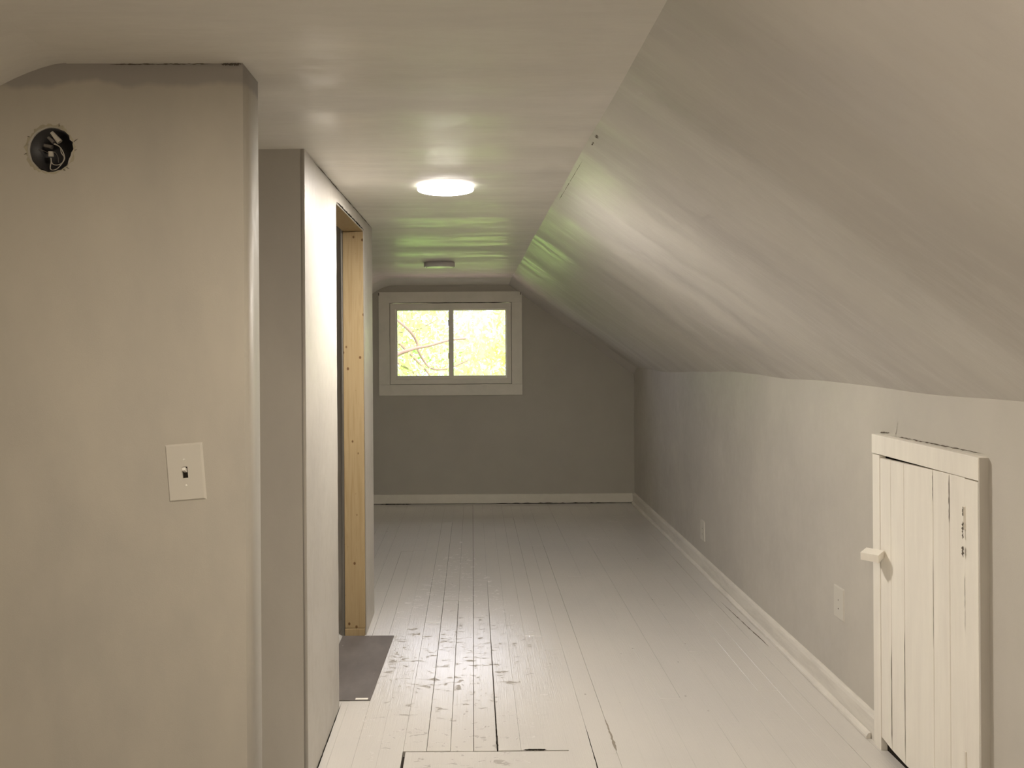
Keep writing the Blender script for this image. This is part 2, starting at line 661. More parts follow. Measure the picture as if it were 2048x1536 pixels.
PITCH = 0.0875
XB = 0.083
HX0, HX1, HY = XB - 4 * PITCH, XB + 3 * PITCH, 2.92
rl = random.Random(21)
kmin = math.floor((KLX - XB) / PITCH)
for k in range(kmin, 18):
    xa, xb = XB + k * PITCH, XB + (k + 1) * PITCH
    xa, xb = max(xa, KLX), min(xb, KX)
    if xb - xa < 0.02:
        continue
    in_hatch = (-4 <= k <= 2)
    gap = 0.0016 if -5 <= k <= 1 else (0.0010 if k <= 4 else 0.0007)
    start = HY if in_hatch else Y0
    cuts = [start]
    y = start
    first = True
    while True:
        y += rl.uniform(1.1, 2.2) if in_hatch and first else rl.uniform(2.0, 3.6)
        first = False
        if y > Y1 - 0.5:
            break
        cuts.append(y)
    cuts.append(Y1 - 0.004)
    for a, b in zip(cuts[:-1], cuts[1:]):
        g = [rl.uniform(0.05, 1.0) * gap for _ in range(4)]
        if b > Y1 - 0.1 or a > 5.2 or (k > 3 and rl.random() < 0.75) or rl.random() < 0.45:      # paint has closed these joints
            g = [rl.uniform(0.0, 0.0003) for _ in range(4)]
        if k == 0 and abs(a - HY) < 1e-6: g[0] = 0.0028
        if k == -1 and abs(a - HY) < 1e-6: g[1] = 0.0024
        if k == -2: g[1] = g[2] = 0.0017
        plank(xa, xb, a + rl.uniform(0.0004, 0.0012), b - rl.uniform(0.0004, 0.0012), *g, top=rl.uniform(-0.0006, 0.0006))
# boards under the hatch side of the camera, then the hatch itself
for k in range(-4, 3):
    xa, xb = XB + k * PITCH, XB + (k + 1) * PITCH
    plank(xa, xb, Y0, 2.04, 0.0008, 0.0008, 0.0008, 0.0008)
hp = plank(HX0 + 0.010, HX1 + 0.012, 2.06, HY - 0.005, 0, 0.006, 0.0, 0, top=0.0, name='hatch_panel')
tag(hp, 'wide floor hatch board with dark gaps around it')

# dark slots and scars in the floor (real holes would be this shape)
def blob(name, pts, mat, parent, normal, base_off=0.0008):
    n = Vector(normal)
    V = [Vector(p) + n * base_off for p in pts]
    V2 = [Vector(p) - n * 0.0006 for p in pts]
    m = len(pts)
    F = [tuple(range(m)), tuple(range(m, 2 * m))[::-1]]
    for i in range(m):
        F.append((i, m + i, m + (i + 1) % m, (i + 1) % m))
    return mesh(name, V + V2, F, mat, parent)


def ragged_strip(name, p0, p1, w0, w1, mat, parent, normal, side, n=24, seed=1, off=0.0008, rag=0.5):
    r = random.Random(seed)
    p0, p1, side = Vector(p0), Vector(p1), Vector(side)
    L, Rr = [], []
    for i in range(n + 1):
        t = i / n
        w = w0 + (w1 - w0) * t
        p = p0.lerp(p1, t)
        e = min(1, t * 8, (1 - t) * 8)
        L.append(p + side * w * e * (0.5 + rag * r.uniform(-.5, .5)))
        Rr.append(p - side * w * e * (0.5 + rag * r.uniform(-.5, .5)))
    V, F = [], []
    nn = Vector(normal)
    for a, b in zip(L, Rr):
        V += [a + nn * off, b + nn * off]
    for i in range(n):
        F.append((2 * i, 2 * i + 1, 2 * i + 3, 2 * i + 2))
    return mesh(name, V, F, mat, parent)


UP = (0, 0, 1)
ragged_strip('floor_gap', (0.178, HY + 0.004, 0), (0.266, HY + 0.004, 0), 0.010, 0.010, 'dark', floor, UP, (0, 1, 0), 20, 3, rag=0.3)
ragged_strip('floor_scar', (0.520, 3.17, 0), (0.522, 2.91, 0), 0.004, 0.011, 'scar', floor, UP, (1, 0, 0), 20, 5, rag=0.5)
ragged_strip('floor_gap', (0.433, 3.15, 0), (0.434, 2.2, 0), 0.002, 0.0085, 'dark', floor, UP, (1, 0, 0), 30, 8, rag=0.4)
ragged_strip('floor_gap', (0.083, 3.20, 0), (0.0835, 2.93, 0), 0.002, 0.008, 'dark', floor, UP, (1, 0, 0), 20, 9, rag=0.5)
ragged_strip('floor_gap', (1.43, 4.6, 0), (1.455, 3.9, 0), 0.002, 0.006, 'crack', floor, UP, (1, 0, 0), 30, 10, rag=0.8)

# ------------------------------------------------------------------ walls
# right knee wall with the low door opening
wall_right = prism('wall_right', [(Y0 - 0.1, -0.02), (2.375, -0.02), (2.375, 1.095), (2.905, 1.095), (2.905, -0.02),
                                  (Y1 + 0.1, -0.02), (Y1 + 0.1, 1.36), (Y0 - 0.1, 1.36)], [], 0.11, 'wall', frameYZ(KX))
structure(wall_right, 'low off-white knee wall on the right with small door', 'wall')
wall_left_knee = box('wall_left', (KLX - 0.1, Y0 - 0.1, -0.02), (KLX, Y1 + 0.1, 1.50), 'wall')
structure(wall_left_knee, 'low knee wall hidden behind the left partitions', 'wall')
wall_front = box('wall_front', (-2.3, Y0 - 0.1, -0.02), (1.7, Y0, 2.35), 'wall')
structure(wall_front, 'off-white gable wall behind the viewer', 'wall')

WX0, WX1, WZ0, WZ1 = -0.778, 0.368, 1.132, 1.901
wall_back = prism('wall_back', [(-2.3, -0.02), (1.72, -0.02), (1.72, 1.36), (0.2, 2.34), (-1.2, 2.34), (-2.3, 1.7)],
                  [[(WX0, WZ0), (WX1, WZ0), (WX1, WZ1), (WX0, WZ1)]], 0.16, 'wall_back', frameXZ(Y1))
structure(wall_back, 'grey far gable wall with the small sliding window', 'wall')

# the partition with the light switch and the hole for the wall light
HOLE = (-0.977, 1.961)
PY = 1.836
r = random.Random(5)
hole = []
for i in range(40):
    a = 2 * math.pi * i / 40
    rad = 0.0522 + (0.0014 * r.uniform(-1, 1))
    if -0.9 < a - (0 if a < math.pi else 2 * math.pi) < 0.5:
        rad += 0.003 * r.uniform(-1, 1) - 0.0015
    hole.append((HOLE[0] + rad * math.cos(a), HOLE[1] + rad * math.sin(a)))
top = [(-0.53, CEIL + 0.03), (-0.80, CEIL + 0.03), (-0.9, CEIL + 0.03), (-1.02, CEIL + 0.005), (-1.16, CEIL - 0.06), (-2.16, CEIL - 0.06 - SL)]
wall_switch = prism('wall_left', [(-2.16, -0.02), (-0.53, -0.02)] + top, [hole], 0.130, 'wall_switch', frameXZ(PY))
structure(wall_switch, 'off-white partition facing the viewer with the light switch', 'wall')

# the box of the stair room: front, passage side with the raw doorway, rear
BX = -0.56
wall_recess = prism('wall_left', [(-2.16, -0.02), (BX - 0.0135, -0.02), (BX - 0.0135, CEIL + 0.03), (-0.9, CEIL + 0.03), (-1.16, CEIL - 0.06), (-2.16, CEIL - 0.06 - SL)],
                    [], 0.10, 'wall', frameXZ(2.65))
structure(wall_recess, 'grey set-back wall seen just past the switch wall edge', 'wall')
DY0, DY1, DZ = 3.262, 4.085, 2.093
# ragged hand-cut drywall edge of the doorway
r = random.Random(11)
cut = [(DY0 + r.uniform(-0.004, 0.004), z) for z in np.linspace(-0.02, DZ, 34)]
wall_passage = prism('wall_left', [(2.65, -0.02)] + cut + [(DY1 + 0.012, DZ + 0.004), (DY1 + 0.012, -0.02), (4.43, -0.02), (4.43, CEIL + 0.02), (2.65, CEIL + 0.02)],
                     [], 0.013, 'wall', frameYZ(BX - 0.013))
structure(wall_passage, 'white passage wall with the unfinished doorway cut in it', 'wall')
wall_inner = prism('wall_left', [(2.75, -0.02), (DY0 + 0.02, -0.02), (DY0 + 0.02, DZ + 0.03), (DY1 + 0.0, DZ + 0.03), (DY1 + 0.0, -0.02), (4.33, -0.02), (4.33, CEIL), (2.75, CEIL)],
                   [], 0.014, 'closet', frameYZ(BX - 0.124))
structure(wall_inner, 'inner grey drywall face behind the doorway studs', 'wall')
wall_rear = prism('wall_left', [(-2.16, -0.02), (BX - 0.013, -0.02), (BX - 0.013, CEIL + 0.03), (-0.9, CEIL + 0.03), (-1.16, CEIL - 0.08), (-2.16, CEIL - 0.08 - SL)],
                  [], 0.10, 'wall', frameXZ(4.33))
structure(wall_rear, 'far end face of the stair partition beside the window bay', 'wall')

# raw timber of the doorway
jamb = empty('doorway_frame', (BX - 0.06, (DY0 + DY1) / 2, 0))
structure(jamb, 'raw pine studs framing the unfinished doorway in the left passage wall', 'door frame')


def sub(o, parent):
    o.parent = parent
    o.matrix_parent_inverse = Matrix.Translation(-Vector(parent.location))
    return o


sub(box('stud', (BX - 0.108, DY1, 0.04), (BX - 0.004, DY1 + 0.038, DZ - 0.002), 'pine', None, 0.002), jamb)
sub(box('stud', (BX - 0.108, DY0 - 0.032, 0.0), (BX - 0.016, DY0 + 0.004, DZ - 0.002), 'pine', None, 0.002), jamb)
sub(box('header', (BX - 0.108, DY0 - 0.04, DZ), (BX - 0.006, DY1 + 0.038, DZ + 0.038), 'pine', None, 0.002), jamb)
sub(box('sole_plate', (BX - 0.108, DY1 - 0.006, 0.0005), (BX - 0.006, DY1 + 0.038, 0.038), 'pine', None, 0.002), jamb)

th = box('threshold_board', (BX - 0.12, 3.335, 0.0012), (-0.415, 4.075, 0.0045), 'threshold', None, 0.0008)
th.data.transform(Matrix.Identity(4))
for v in th.data.vertices:          # its passage edge runs slightly skew
    if v.co.x > -0.5:
        v.co.x += -0.026 * (4.075 - v.co.y) / 0.74
tag(th, 'dark grey bare floor board lying in the unfinished doorway', 'floor board')
ch = box('chip', (-0.505, 3.337, 0.0046), (-0.452, 3.352, 0.0058), 'trim')
tag(ch, 'small white paint chip on the near edge of the dark doorway board', 'paint chip')

# ------------------------------------------------------------------ baseboards
def extrude_profile(name, prof, y0, y1, mat, parent=None, n=30, wob=0.0015, seed=3, mirror_x=KX):
    rr = random.Random(seed)
    V, F = [], []
    m = len(prof)
    for i in range(n + 1):
        y = y0 + (y1 - y0) * i / n
        w = wob * math.sin(y * 3.1 + seed) + wob * 0.4 * rr.uniform(-1, 1)
        for j, (d, z) in enumerate(prof):
            V.append((mirror_x - d - (w if d > 0.001 else 0), y, z + (w if z > 0.01 else 0)))
    for i in range(n):
        for j in range(m):
            a, b = i * m + j, i * m + (j + 1) % m
            F.append((a, b, b + m, a + m))
    F.append(tuple(range(m)))
    F.append(tuple(n * m + j for j in range(m))[::-1])
    o = mesh(name, V, F, mat, parent)
    bm = bmesh.new(); bm.from_mesh(o.data); bmesh.ops.recalc_face_normals(bm, faces=bm.faces); bm.to_mesh(o.data); bm.free()
    return o


bb = extrude_profile('baseboard_right', [(0, 0.001), (0.020, 0.001), (0.020, 0.082), (0.016, 0.094), (0.004, 0.098), (0, 0.098)], 2.955, 7.438, 'base')
structure(bb, 'white baseboard along the foot of the right knee wall', 'baseboard')
extrude_profile('shoe_moulding', [(0.0205, 0.001), (0.038, 0.001), (0.037, 0.010), (0.031, 0.018), (0.0205, 0.022)], 2.99, 7.415, 'base', bb, seed=5)
bbb = box('baseboard_back', (-2.1, Y1 - 0.018, 0.010), (KX - 0.021, Y1, 0.095), 'trim_dim', None, 0.003)
structure(bbb, 'cream baseboard along the foot of the far gable wall', 'baseboard')
ragged_strip('gap', (-0.88, Y1 - 0.0185, 0.005), (-0.58, Y1 - 0.0185, 0.005), 0.010, 0.006, 'dark', bbb, (0, -1, 0), (0, 0, 1), 24, 3, rag=0.6)
ragged_strip('gap', (0.15, Y1 - 0.0185, 0.006), (1.35, Y1 - 0.0185, 0.005), 0.012, 0.009, 'dark', bbb, (0, -1, 0), (0, 0, 1), 40, 4, rag=0.6)
box('shoe_moulding', (-2.08, Y1 - 0.024, 0.0005), (KX - 0.04, Y1 - 0.019, 0.0035), 'floor', bbb)

# ------------------------------------------------------------------ low door in the knee wall
door = empty('door_1', (KX - 0.02, 2.65, 0))
structure(door, 'small white plank door in the right knee wall with flat casing', 'door')
FX = 1.492


def dplank(y0, y1, z0a, z0b, z1a, z1b, name='plank'):
    g = 0.0012
    x0, x1 = FX + 0.002, FX + 0.022
    V = []
    for x in (x0, x1):
        V += [(x, y0 + g, z0a), (x, y1 - g, z0b), (x, y1 - g, z1b), (x, y0 + g, z1a)]
    F = [(0, 1, 2, 3), (7, 6, 5, 4), (0, 4, 5, 1), (1, 5, 6, 2), (2, 6, 7, 3), (3, 7, 4, 0)]
    o = mesh(name, V, F, 'trim')
    bm = bmesh.new(); bm.from_mesh(o.data)
    bmesh.ops.bevel(bm, geom=list(bm.edges), offset=0.0012, segments=1, affect='EDGES')
    bmesh.ops.recalc_face_normals(bm, faces=bm.faces)
    bm.to_mesh(o.data); bm.free()
    return sub(o, door)


def ztop(y):   # the door hangs a little out of square: the gap above it tapers
    return 1.0862 - 0.0115 * max(0, (y - 2.47)) / 0.43


seams = [2.401, 2.481, 2.570, 2.743, 2.830, 2.903]
for i, (a, b) in enumerate(zip(seams[:-1], seams[1:])):
    zb = [0.030, 0.030, 0.030, 0.032, 0.038, 0.050]
    dplank(a, b, zb[i], zb[i + 1], ztop(a), ztop(b))
sub(box('casing', (FX, 2.903, 0.0), (KX, 2.954, 1.084), 'trim', None, 0.002), door)
sub(box('casing', (FX, 2.337, 0.0), (KX, 2.401, 1.084), 'trim', None, 0.002), door)
sub(box('casing', (FX - 0.001, 2.333, 1.088), (KX, 2.957, 1.158), 'trim', None, 0.002), door)
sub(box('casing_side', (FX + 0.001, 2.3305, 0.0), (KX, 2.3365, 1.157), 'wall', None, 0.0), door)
# near-black sheet painted in for the unlit crawl space behind the boards
sub(box('dark_backing', (FX + 0.0235, 2.376, 0.0), (FX + 0.027, 2.904, 1.094), 'dark'), door)
# turn button that keeps it shut
tb = bmesh.new()
bm_box(tb, (-0.031, -0.031, -0.014), (0.031, 0.031, 0.014), 0.0015)
o = bm_obj('turn_button', tb, 'trim', None)
o.data.transform(Matrix.Translation((1.449, 2.872, 0.727)) @ Matrix.Rotation(R(-45), 4, 'Z') @ Matrix.Rotation(R(6), 4, 'X'))
sub(o, door)
tag(o, 'square painted wooden turn button sticking out of the casing')
sub(box('spacer', (1.470, 2.885, 0.705), (FX, 2.925, 0.722), 'base', None, 0.001), door)
tb = bmesh.new()
cylinder_bm(tb, (1.469, 2.880, 0.735), (FX, 2.905, 0.735), 0.004)
sub(bm_obj('screw', tb, 'metal_hinge'), door)
# worn hinges along the near edge
for z in (0.965, 0.22):
    hb = bmesh.new()
    cylinder_bm(hb, (FX - 0.0015, 2.4005, z - 0.035), (FX - 0.0015, 2.4005, z + 0.035), 0.0038)
    bm_box(hb, (FX - 0.0012, 2.401, z - 0.03), (FX + 0.001, 2.412, z + 0.03))
    hg = sub(bm_obj('hinge', hb, 'trim'), door)
for j, (z0, z1, w) in enumerate(((0.97, 1.00, .004), (0.90, 0.955, .006), (0.845, 0.88, .007), (0.62, 0.80, .0015), (0.02, 0.20, 0.006))):
    s = ragged_strip('dark_gap', (FX - 0.0056 if z1 > .84 or z1 < .3 else FX - 0.0003, 2.4005, z0), (FX - 0.0056 if z1 > .84 or z1 < .3 else FX - 0.0003, 2.4005, z1), w, w, 'crack', None, (-1, 0, 0), (0, 1, 0), 16, 20 + j, off=0.0006, rag=1.0)
    sub(s, door)
for (y, za, zb, w) in ((2.481, 0.93, 1.083, 0.0032), (2.570, 0.98, 1.08, 0.0018), (2.570, 0.50, 0.80, 0.0012), (2.830, 0.05, 0.42, 0.003), (2.743, 0.03, 0.50, 0.0024)):
    s = ragged_strip('dark_gap', (FX + 0.0016, y, za), (FX + 0.0016, y, zb), w, w, 'crack', None, (-1, 0, 0), (0, 1, 0), 16, int(y * 100), off=0.0006, rag=0.6)
    sub(s, door)

# ------------------------------------------------------------------ window
win = empty('window_1', (-0.205, Y1, WZ0))
structure(win, 'small white sliding window with flat casing in the far wall', 'window')
CX0, CX1, CZ0, CZ1 = -0.882, 0.467, 1.028, 2.003
yf = Y1 - 0.019


def wb(name, a, b, mat='window_paint', bev=0.0015):
    return sub(box(name, a, b, mat, None, bev), win)


wb('casing', (CX0, yf, WZ1 + 0.001), (CX1, Y1, CZ1))
wb('casing', (CX0, yf, CZ0), (CX1, Y1, WZ0 - 0.001))
wb('casing', (CX0, yf, WZ0 - 0.0005), (WX0 - 0.001, Y1, WZ1 + 0.0005))
wb('casing', (WX1 + 0.001, yf, WZ0 - 0.0005), (CX1, Y1, WZ1 + 0.0005))
GX = [(-0.708, -0.224), (-0.178, 0.311)]
GZ = (1.212, 1.827)
# fixed frame, a little behind the casing
y0, y1 = Y1 - 0.012, Y1 + 0.06
fr = (WX0 + 0.003, WX1 - 0.003, WZ0 + 0.003, WZ1 - 0.006)
wb('frame', (fr[0], y0, GZ[1] + 0.012), (fr[1], y1, fr[3]))
wb('frame', (fr[0], y0, fr[2]), (fr[1], y1, GZ[0] - 0.030))
wb('frame', (fr[0], y0, GZ[0] - 0.0305), (GX[0][0] - 0.018, y1, GZ[1] + 0.0125))
wb('frame', (GX[1][1] + 0.010, y0, GZ[0] - 0.0305), (fr[1], y1, GZ[1] + 0.0125))
box_gap = wb('reveal', (WX0 - 0.0005, Y1 + 0.062, WZ0), (WX0 + 0.02, Y1 + 0.158, WZ1), 'trim_dim', 0)
wb('reveal', (WX1 - 0.02, Y1 + 0.062, WZ0), (WX1 + 0.0005, Y1 + 0.158, WZ1), 'trim_dim', 0)
# sashes
for i, (a, b) in enumerate(GX):
    ya, yb = (y0 + 0.012, y0 + 0.034) if i == 0 else (y0 + 0.030, y0 + 0.052)
    l = a - (0.018 if i == 0 else 0.020)
    rr = b + (0.0455 if i == 0 else 0.010)
    s = wb('sash', (l, ya, GZ[1]), (rr, yb, GZ[1] + 0.012), 'window_paint', 0)
    bm = bmesh.new()
    bm_box(bm, (l, ya, GZ[1]), (rr, yb, GZ[1] + 0.012))
    bm_box(bm, (l, ya, GZ[0] - 0.030 + 0.0005), (rr, yb, GZ[0]))
    bm_box(bm, (l, ya, GZ[0]), (a, yb, GZ[1]))
    bm_box(bm, (b, ya, GZ[0]), (rr, yb, GZ[1]))
    me = s.data
    bmesh.ops.recalc_face_normals(bm, faces=bm.faces)
    bm.to_mesh(me); bm.free()
    pane = box('pane', (a, (ya + yb) / 2 - 0.0015, GZ[0]), (b, (ya + yb) / 2 + 0.0015, GZ[1]), 'glass')
    pane.parent = s
    pane.matrix_parent_inverse = Matrix.Translation(-Vector(win.location))
sub(ragged_strip('gap', (WX0 + 0.02, Y1 - 0.0125, WZ1 - 0.003), (WX1, Y1 - 0.0125, WZ1 - 0.003), 0.004, 0.007, 'dark', None, (0, -1, 0), (0, 0, 1), 20, 16, rag=0.3), win)
# meeting rail handles (small dark latches on the left sash)
for z in (1.71, 1.40):
    wb('latch', (-0.229, y0 + 0.004, z - 0.028), (-0.223, y0 + 0.014, z + 0.028), 'crack', 0.001)
for x in (CX0 + 0.003, CX1 - 0.010):
    sub(ragged_strip('crack', (x, yf - 0.0003, CZ1 - 0.004), (x, yf - 0.0003, CZ1 - 0.035), 0.006, 0.005, 'dark', None, (0, -1, 0), (1, 0, 0), 8, 6), win)

# ------------------------------------------------------------------ ceiling lights
def ceiling_light(x, y, top, h, hh, diff, label):
    """top: height of the ceiling there; h: how far the lamp stands proud of it."""
    t = empty('ceiling_light', (x, y, top))
    tag(t, label, 'ceiling light', 'round flush ceiling lights')
    rim = 'lamp_body' if diff == 'lamp_off' else 'lamp_rim'
    lathe('canopy', [(0.108, 0.02), (0.108, -h + hh - 0.0005)], (0, 0, 0), 'lamp_body', t, 32)
    lathe('housing', [(0.100, -h + hh), (0.116, -h + hh - 0.001), (0.117, -h + 0.004), (0.114, -h), (0.104, -h), (0.104, -h + 0.003)], (0, 0, 0), rim, t)
    lathe('diffuser', [(0.1035, -h + 0.002), (0.1035, -h - 0.001), (0.09, -h - 0.003), (0.05, -h - 0.0045), (0.004, -h - 0.005)], (0, 0, 0), diff, t)
    return t


ceiling_light(-0.107, 3.26, CEIL - 0.001, 0.022, 0.020, 'lamp_on', 'round white flush ceiling light, lit, above the passage')
ceiling_light(-0.245, 5.94, CEIL - 0.037, 0.037, 0.033, 'lamp_off', 'round white flush ceiling light, unlit, nearest the window')
ceiling_light(-0.05, 0.58, CEIL - 0.001, 0.022, 0.020, 'lamp_back', 'round white flush ceiling light, lit, directly above the viewer')

# ------------------------------------------------------------------ light switch
sw = empty('light_switch', (-0.668, PY, 1.209))
sw.rotation_euler = (0, R(-4.3), 0)
tag(sw, 'white toggle light switch plate hung crooked on the left wall', 'light switch')
bm = bmesh.new()
w, h, d = 0.0435, 0.0665, 0.0055
# plate with slot: ring of quads
sx, sz = 0.0064, 0.0132
outer_b = [(-w, 0, -h), (w, 0, -h), (w, 0, h), (-w, 0, h)]
outer_f = [(-w + .004, -d, -h + .004), (w - .004, -d, -h + .004), (w - .004, -d, h - .004), (-w + .004, -d, h - .004)]
slot_f = [(-sx, -d, -sz), (sx, -d, -sz), (sx, -d, sz), (-sx, -d, sz)]
slot_b = [(-sx, -0.0003, -sz), (sx, -0.0003, -sz), (sx, -0.0003, sz), (-sx, -0.0003, sz)]
V = outer_b + outer_f + slot_f + slot_b
F = []
for k in range(4):
    k2 = (k + 1) % 4
    F += [(k, k2, 4 + k2, 4 + k), (4 + k, 4 + k2, 8 + k2, 8 + k), (8 + k, 8 + k2, 12 + k2, 12 + k)]
pl = mesh('cover_plate', V, F, 'white_plastic', sw)
bmf = bmesh.new(); bmf.from_mesh(pl.data); bmesh.ops.recalc_face_normals(bmf, faces=bmf.faces); bmf.to_mesh(pl.data); bmf.free()
box('slot', (-sx, -0.0012, -sz), (sx, -0.0004, sz), 'dark', sw)
tg = bmesh.new()
bm_box(tg, (-0.0038, -0.013, -0.0035), (0.0038, 0.002, 0.0045), 0.001)
o = bm_obj('toggle', tg, 'toggle', sw)
o.data.transform(Matrix.Translation((0, -0.001, 0.003)) @ Matrix.Rotation(R(-28), 4, 'X'))
for z in (0.0302, -0.0302):
    sb = bmesh.new()
    cylinder_bm(sb, (0, -d + 0.001, z), (0, -d - 0.0016, z), 0.0033, 14, 0.0022)
    bm_obj('screw', sb, 'toggle', sw)

# blank plates low on the right wall
def wall_plate(y, z, label):
    t = empty('outlet_cover', (KX, y, z))
    tag(t, label, 'outlet cover', 'blank outlet covers on the knee wall')
    w, h, d = 0.0445, 0.067, 0.006
    V = [(0, -w, -h), (0, w, -h), (0, w, h), (0, -w, h), (-d, -w + .004, -h + .004), (-d, w - .004, -h + .004), (-d, w - .004, h - .004), (-d, -w + .004, h - .004)]
    F = [(0, 3, 2, 1), (4, 5, 6, 7)] + [(k, (k + 1) % 4, 4 + (k + 1) % 4, 4 + k) for k in range(4)]
    p = mesh('cover_plate', V, F, 'white_plastic', t)
    bmf = bmesh.new(); bmf.from_mesh(p.data); bmesh.ops.recalc_face_normals(bmf, faces=bmf.faces); bmf.to_mesh(p.data); bmf.free()
    for zz in (0.012, -0.024):
        sb = bmesh.new()
        cylinder_bm(sb, (-d + 0.001, 0, zz), (-d - 0.0008, 0, zz), 0.003, 12)
        bm_obj('screw', sb, 'crack' if zz < 0 else 'wire_grey', t)
    return t


wall_plate(3.285, 0.418, 'white blank outlet cover on the right wall, beside the low door')
wall_plate(5.235, 0.262, 'white blank outlet cover on the right wall, farther toward the window')

# ------------------------------------------------------------------ open wiring box in the switch wall
jb = empty('junction_box', (HOLE[0], PY + 0.0025, HOLE[1]))
tag(jb, 'dark round wiring box in a ragged hole with loose white wires', 'junction box')
seg = 40
V, F = [], []
for (rad, yy) in ((0.0498, 0.0015), (0.0492, 0.001), (0.0485, 0.062), (0.0, 0.062)):
    for k in range(seg):
        a = 2 * math.pi * k / seg
        V.append((rad * math.cos(a), yy, rad * math.sin(a)))
for i in range(3):
    for k in range(seg):
        F.append((i * seg + k, i * seg + (k + 1) % seg, (i + 1) * seg + (k + 1) % seg, (i + 1) * seg + k))
sh = mesh('box_shell', V, F, 'box', jb, True)


def jp(u, v, y=0.0):      # u,v measured across the hole in units of the photograph's crop, centre at 860,800, 480 = radius
    y = y * 0.7 + 0.003
    return ((u - 865) / 480 * 0.0525 - (y + 0.0025) * 0.53, y, -(v - 805) / 480 * 0.0525 + (y + 0.0025) * 0.25)


tube('wire', [jp(930, 690, .022), jp(1040, 740, .015), jp(1120, 850, .012), jp(1160, 1000, .012), jp(1100, 1110, .014), jp(1000, 1220, .016), jp(900, 1250, .018), jp(850, 1210, .02), jp(870, 1080, .022), jp(865, 990, .024)], 0.00115, 'wire', jb)
tube('wire', [jp(950, 680, .024), jp(1060, 760, .02), jp(1090, 880, .016), jp(1150, 980, .016), jp(1110, 1090, .018), jp(1020, 1140, .02), jp(920, 1130, .022), jp(880, 1080, .024), jp(870, 1000, .026)], 0.00105, 'wire', jb)
tube('wire', [jp(560, 790, .04), jp(700, 830, .045), jp(800, 880, .04)], 0.0008, 'wire_grey', jb)
tube('wire', [jp(1030, 1090, .035), jp(1010, 950, .04), jp(940, 860, .045)], 0.0010, 'wire_grey', jb)
for a, b, r1, r2, m in ((jp(885, 440, .014), jp(1060, 650, .020), .0042, .0068, 'wire'),
                        (jp(810, 545, .022), jp(930, 660, .026), .0036, .0046, 'wire_grey'),
                        (jp(725, 715, .036), jp(900, 760, .038), .004, .005, 'wire_grey'),
                        (jp(865, 850, .024), jp(870, 960, .026), .0058, .0062, 'wire')):
    cb = bmesh.new()
    cylinder_bm(cb, a, b, r1, 10, r2)
    bm_obj('wire_connector', cb, m, jb)
# ragged plaster lip on the wall round the hole
r = random.Random(9)
inner, outer = [], []
for i in range(64):
    a = 2 * math.pi * i / 64
    ri = 0.0535 + 0.001 * r.uniform(-1, 1)
    ro = 0.0565 + 0.003 * r.uniform(-1, 1)
    if 1.0 < a < 4.6: ro += 0.003 + 0.002 * math.sin(a * 7)
    inner.append((HOLE[0] + ri * math.cos(a), HOLE[1] + ri * math.sin(a)))
    outer.append((HOLE[0] + ro * math.cos(a), HOLE[1] + ro * math.sin(a)))
V = [(x, PY - 0.0016, z) for x, z in inner] + [(x, PY - 0.0002, z) for x, z in outer]
F = [(i, (i + 1) % 64, 64 + (i + 1) % 64, 64 + i) for i in range(64)]
lip = mesh('plaster_lip', V, F, 'plaster', wall_switch)
for j, (a0, l0) in enumerate(((0.3, .022), (-0.05, .010), (-0.85, .014), (2.6, .010), (3.3, .012), (1.2, .014), (-1.0, .010))):
    p = Vector((HOLE[0] + 0.056 * math.cos(a0), PY, HOLE[1] + 0.056 * math.sin(a0)))
    d = Vector((math.cos(a0 + 0.3), 0, math.sin(a0 + 0.3)))
    ragged_strip('crack', p, p + d * l0 * 0.6, 0.0022, 0.0008, 'crack', wall_switch, (0, -1, 0), Vector((-d.z, 0, d.x)), 8, 30 + j, off=0.002)

# ------------------------------------------------------------------ cracks along the joints
def crack(parent, p0, p1, w0, w1, normal, seed, mat='crack', rag=1.0, off=0.0015, n=40):
    p0, p1 = Vector(p0), Vector(p1)
    side = Vector(normal).cross(p1 - p0).normalized()
    return ragged_strip('crack', p0, p1, w0, w1, mat, parent, normal, side, n, seed, off=off, rag=rag)


crack(wall_right, (KX, 2.6, 1.343), (KX, 3.9, 1.341), 0.006, 0.004, (-1, 0, 0), 41)
crack(wall_right, (KX, 3.9, 1.339), (KX, 5.0, 1.337), 0.004, 0.002, (-1, 0, 0), 42)
crack(wall_right, (KX, 2.1, 1.347), (KX, 2.6, 1.345), 0.003, 0.003, (-1, 0, 0), 43)
crack(wall_right, (KX, 2.86, 1.162), (KX, 2.35, 1.166), 0.003, 0.003, (-1, 0, 0), 44)
crack(wall_right, (KX, 2.95, 1.164), (KX, 2.88, 1.170), 0.005, 0.003, (-1, 0, 0), 45)
crack(wall_right, (KX, 2.84, 1.164), (KX, 2.825, 1.215), 0.002, 0.001, (-1, 0, 0), 46)
crack(wall_switch, (-0.532, PY, CEIL - 0.004), (-0.58, PY, CEIL - 0.004), 0.006, 0.004, (0, -1, 0), 47)
crack(wall_switch, (-0.6, PY, CEIL - 0.003), (-0.84, PY, CEIL - 0.003), 0.002, 0.002, (0, -1, 0), 48)
crack(wall_passage, (BX, 2.7, CEIL - 0.006), (BX, 4.42, CEIL - 0.004), 0.004, 0.004, (1, 0, 0), 49, rag=1.2)
crack(wall_passage, (BX, 2.655, 0.006), (BX, 3.32, 0.004), 0.010, 0.006, (1, 0, 0), 50, mat='dark', rag=0.5)
crack(wall_passage, (BX, DY0, DZ + 0.003), (BX, DY1 + 0.01, DZ + 0.006), 0.008, 0.006, (1, 0, 0), 51, mat='dark', rag=0.6)
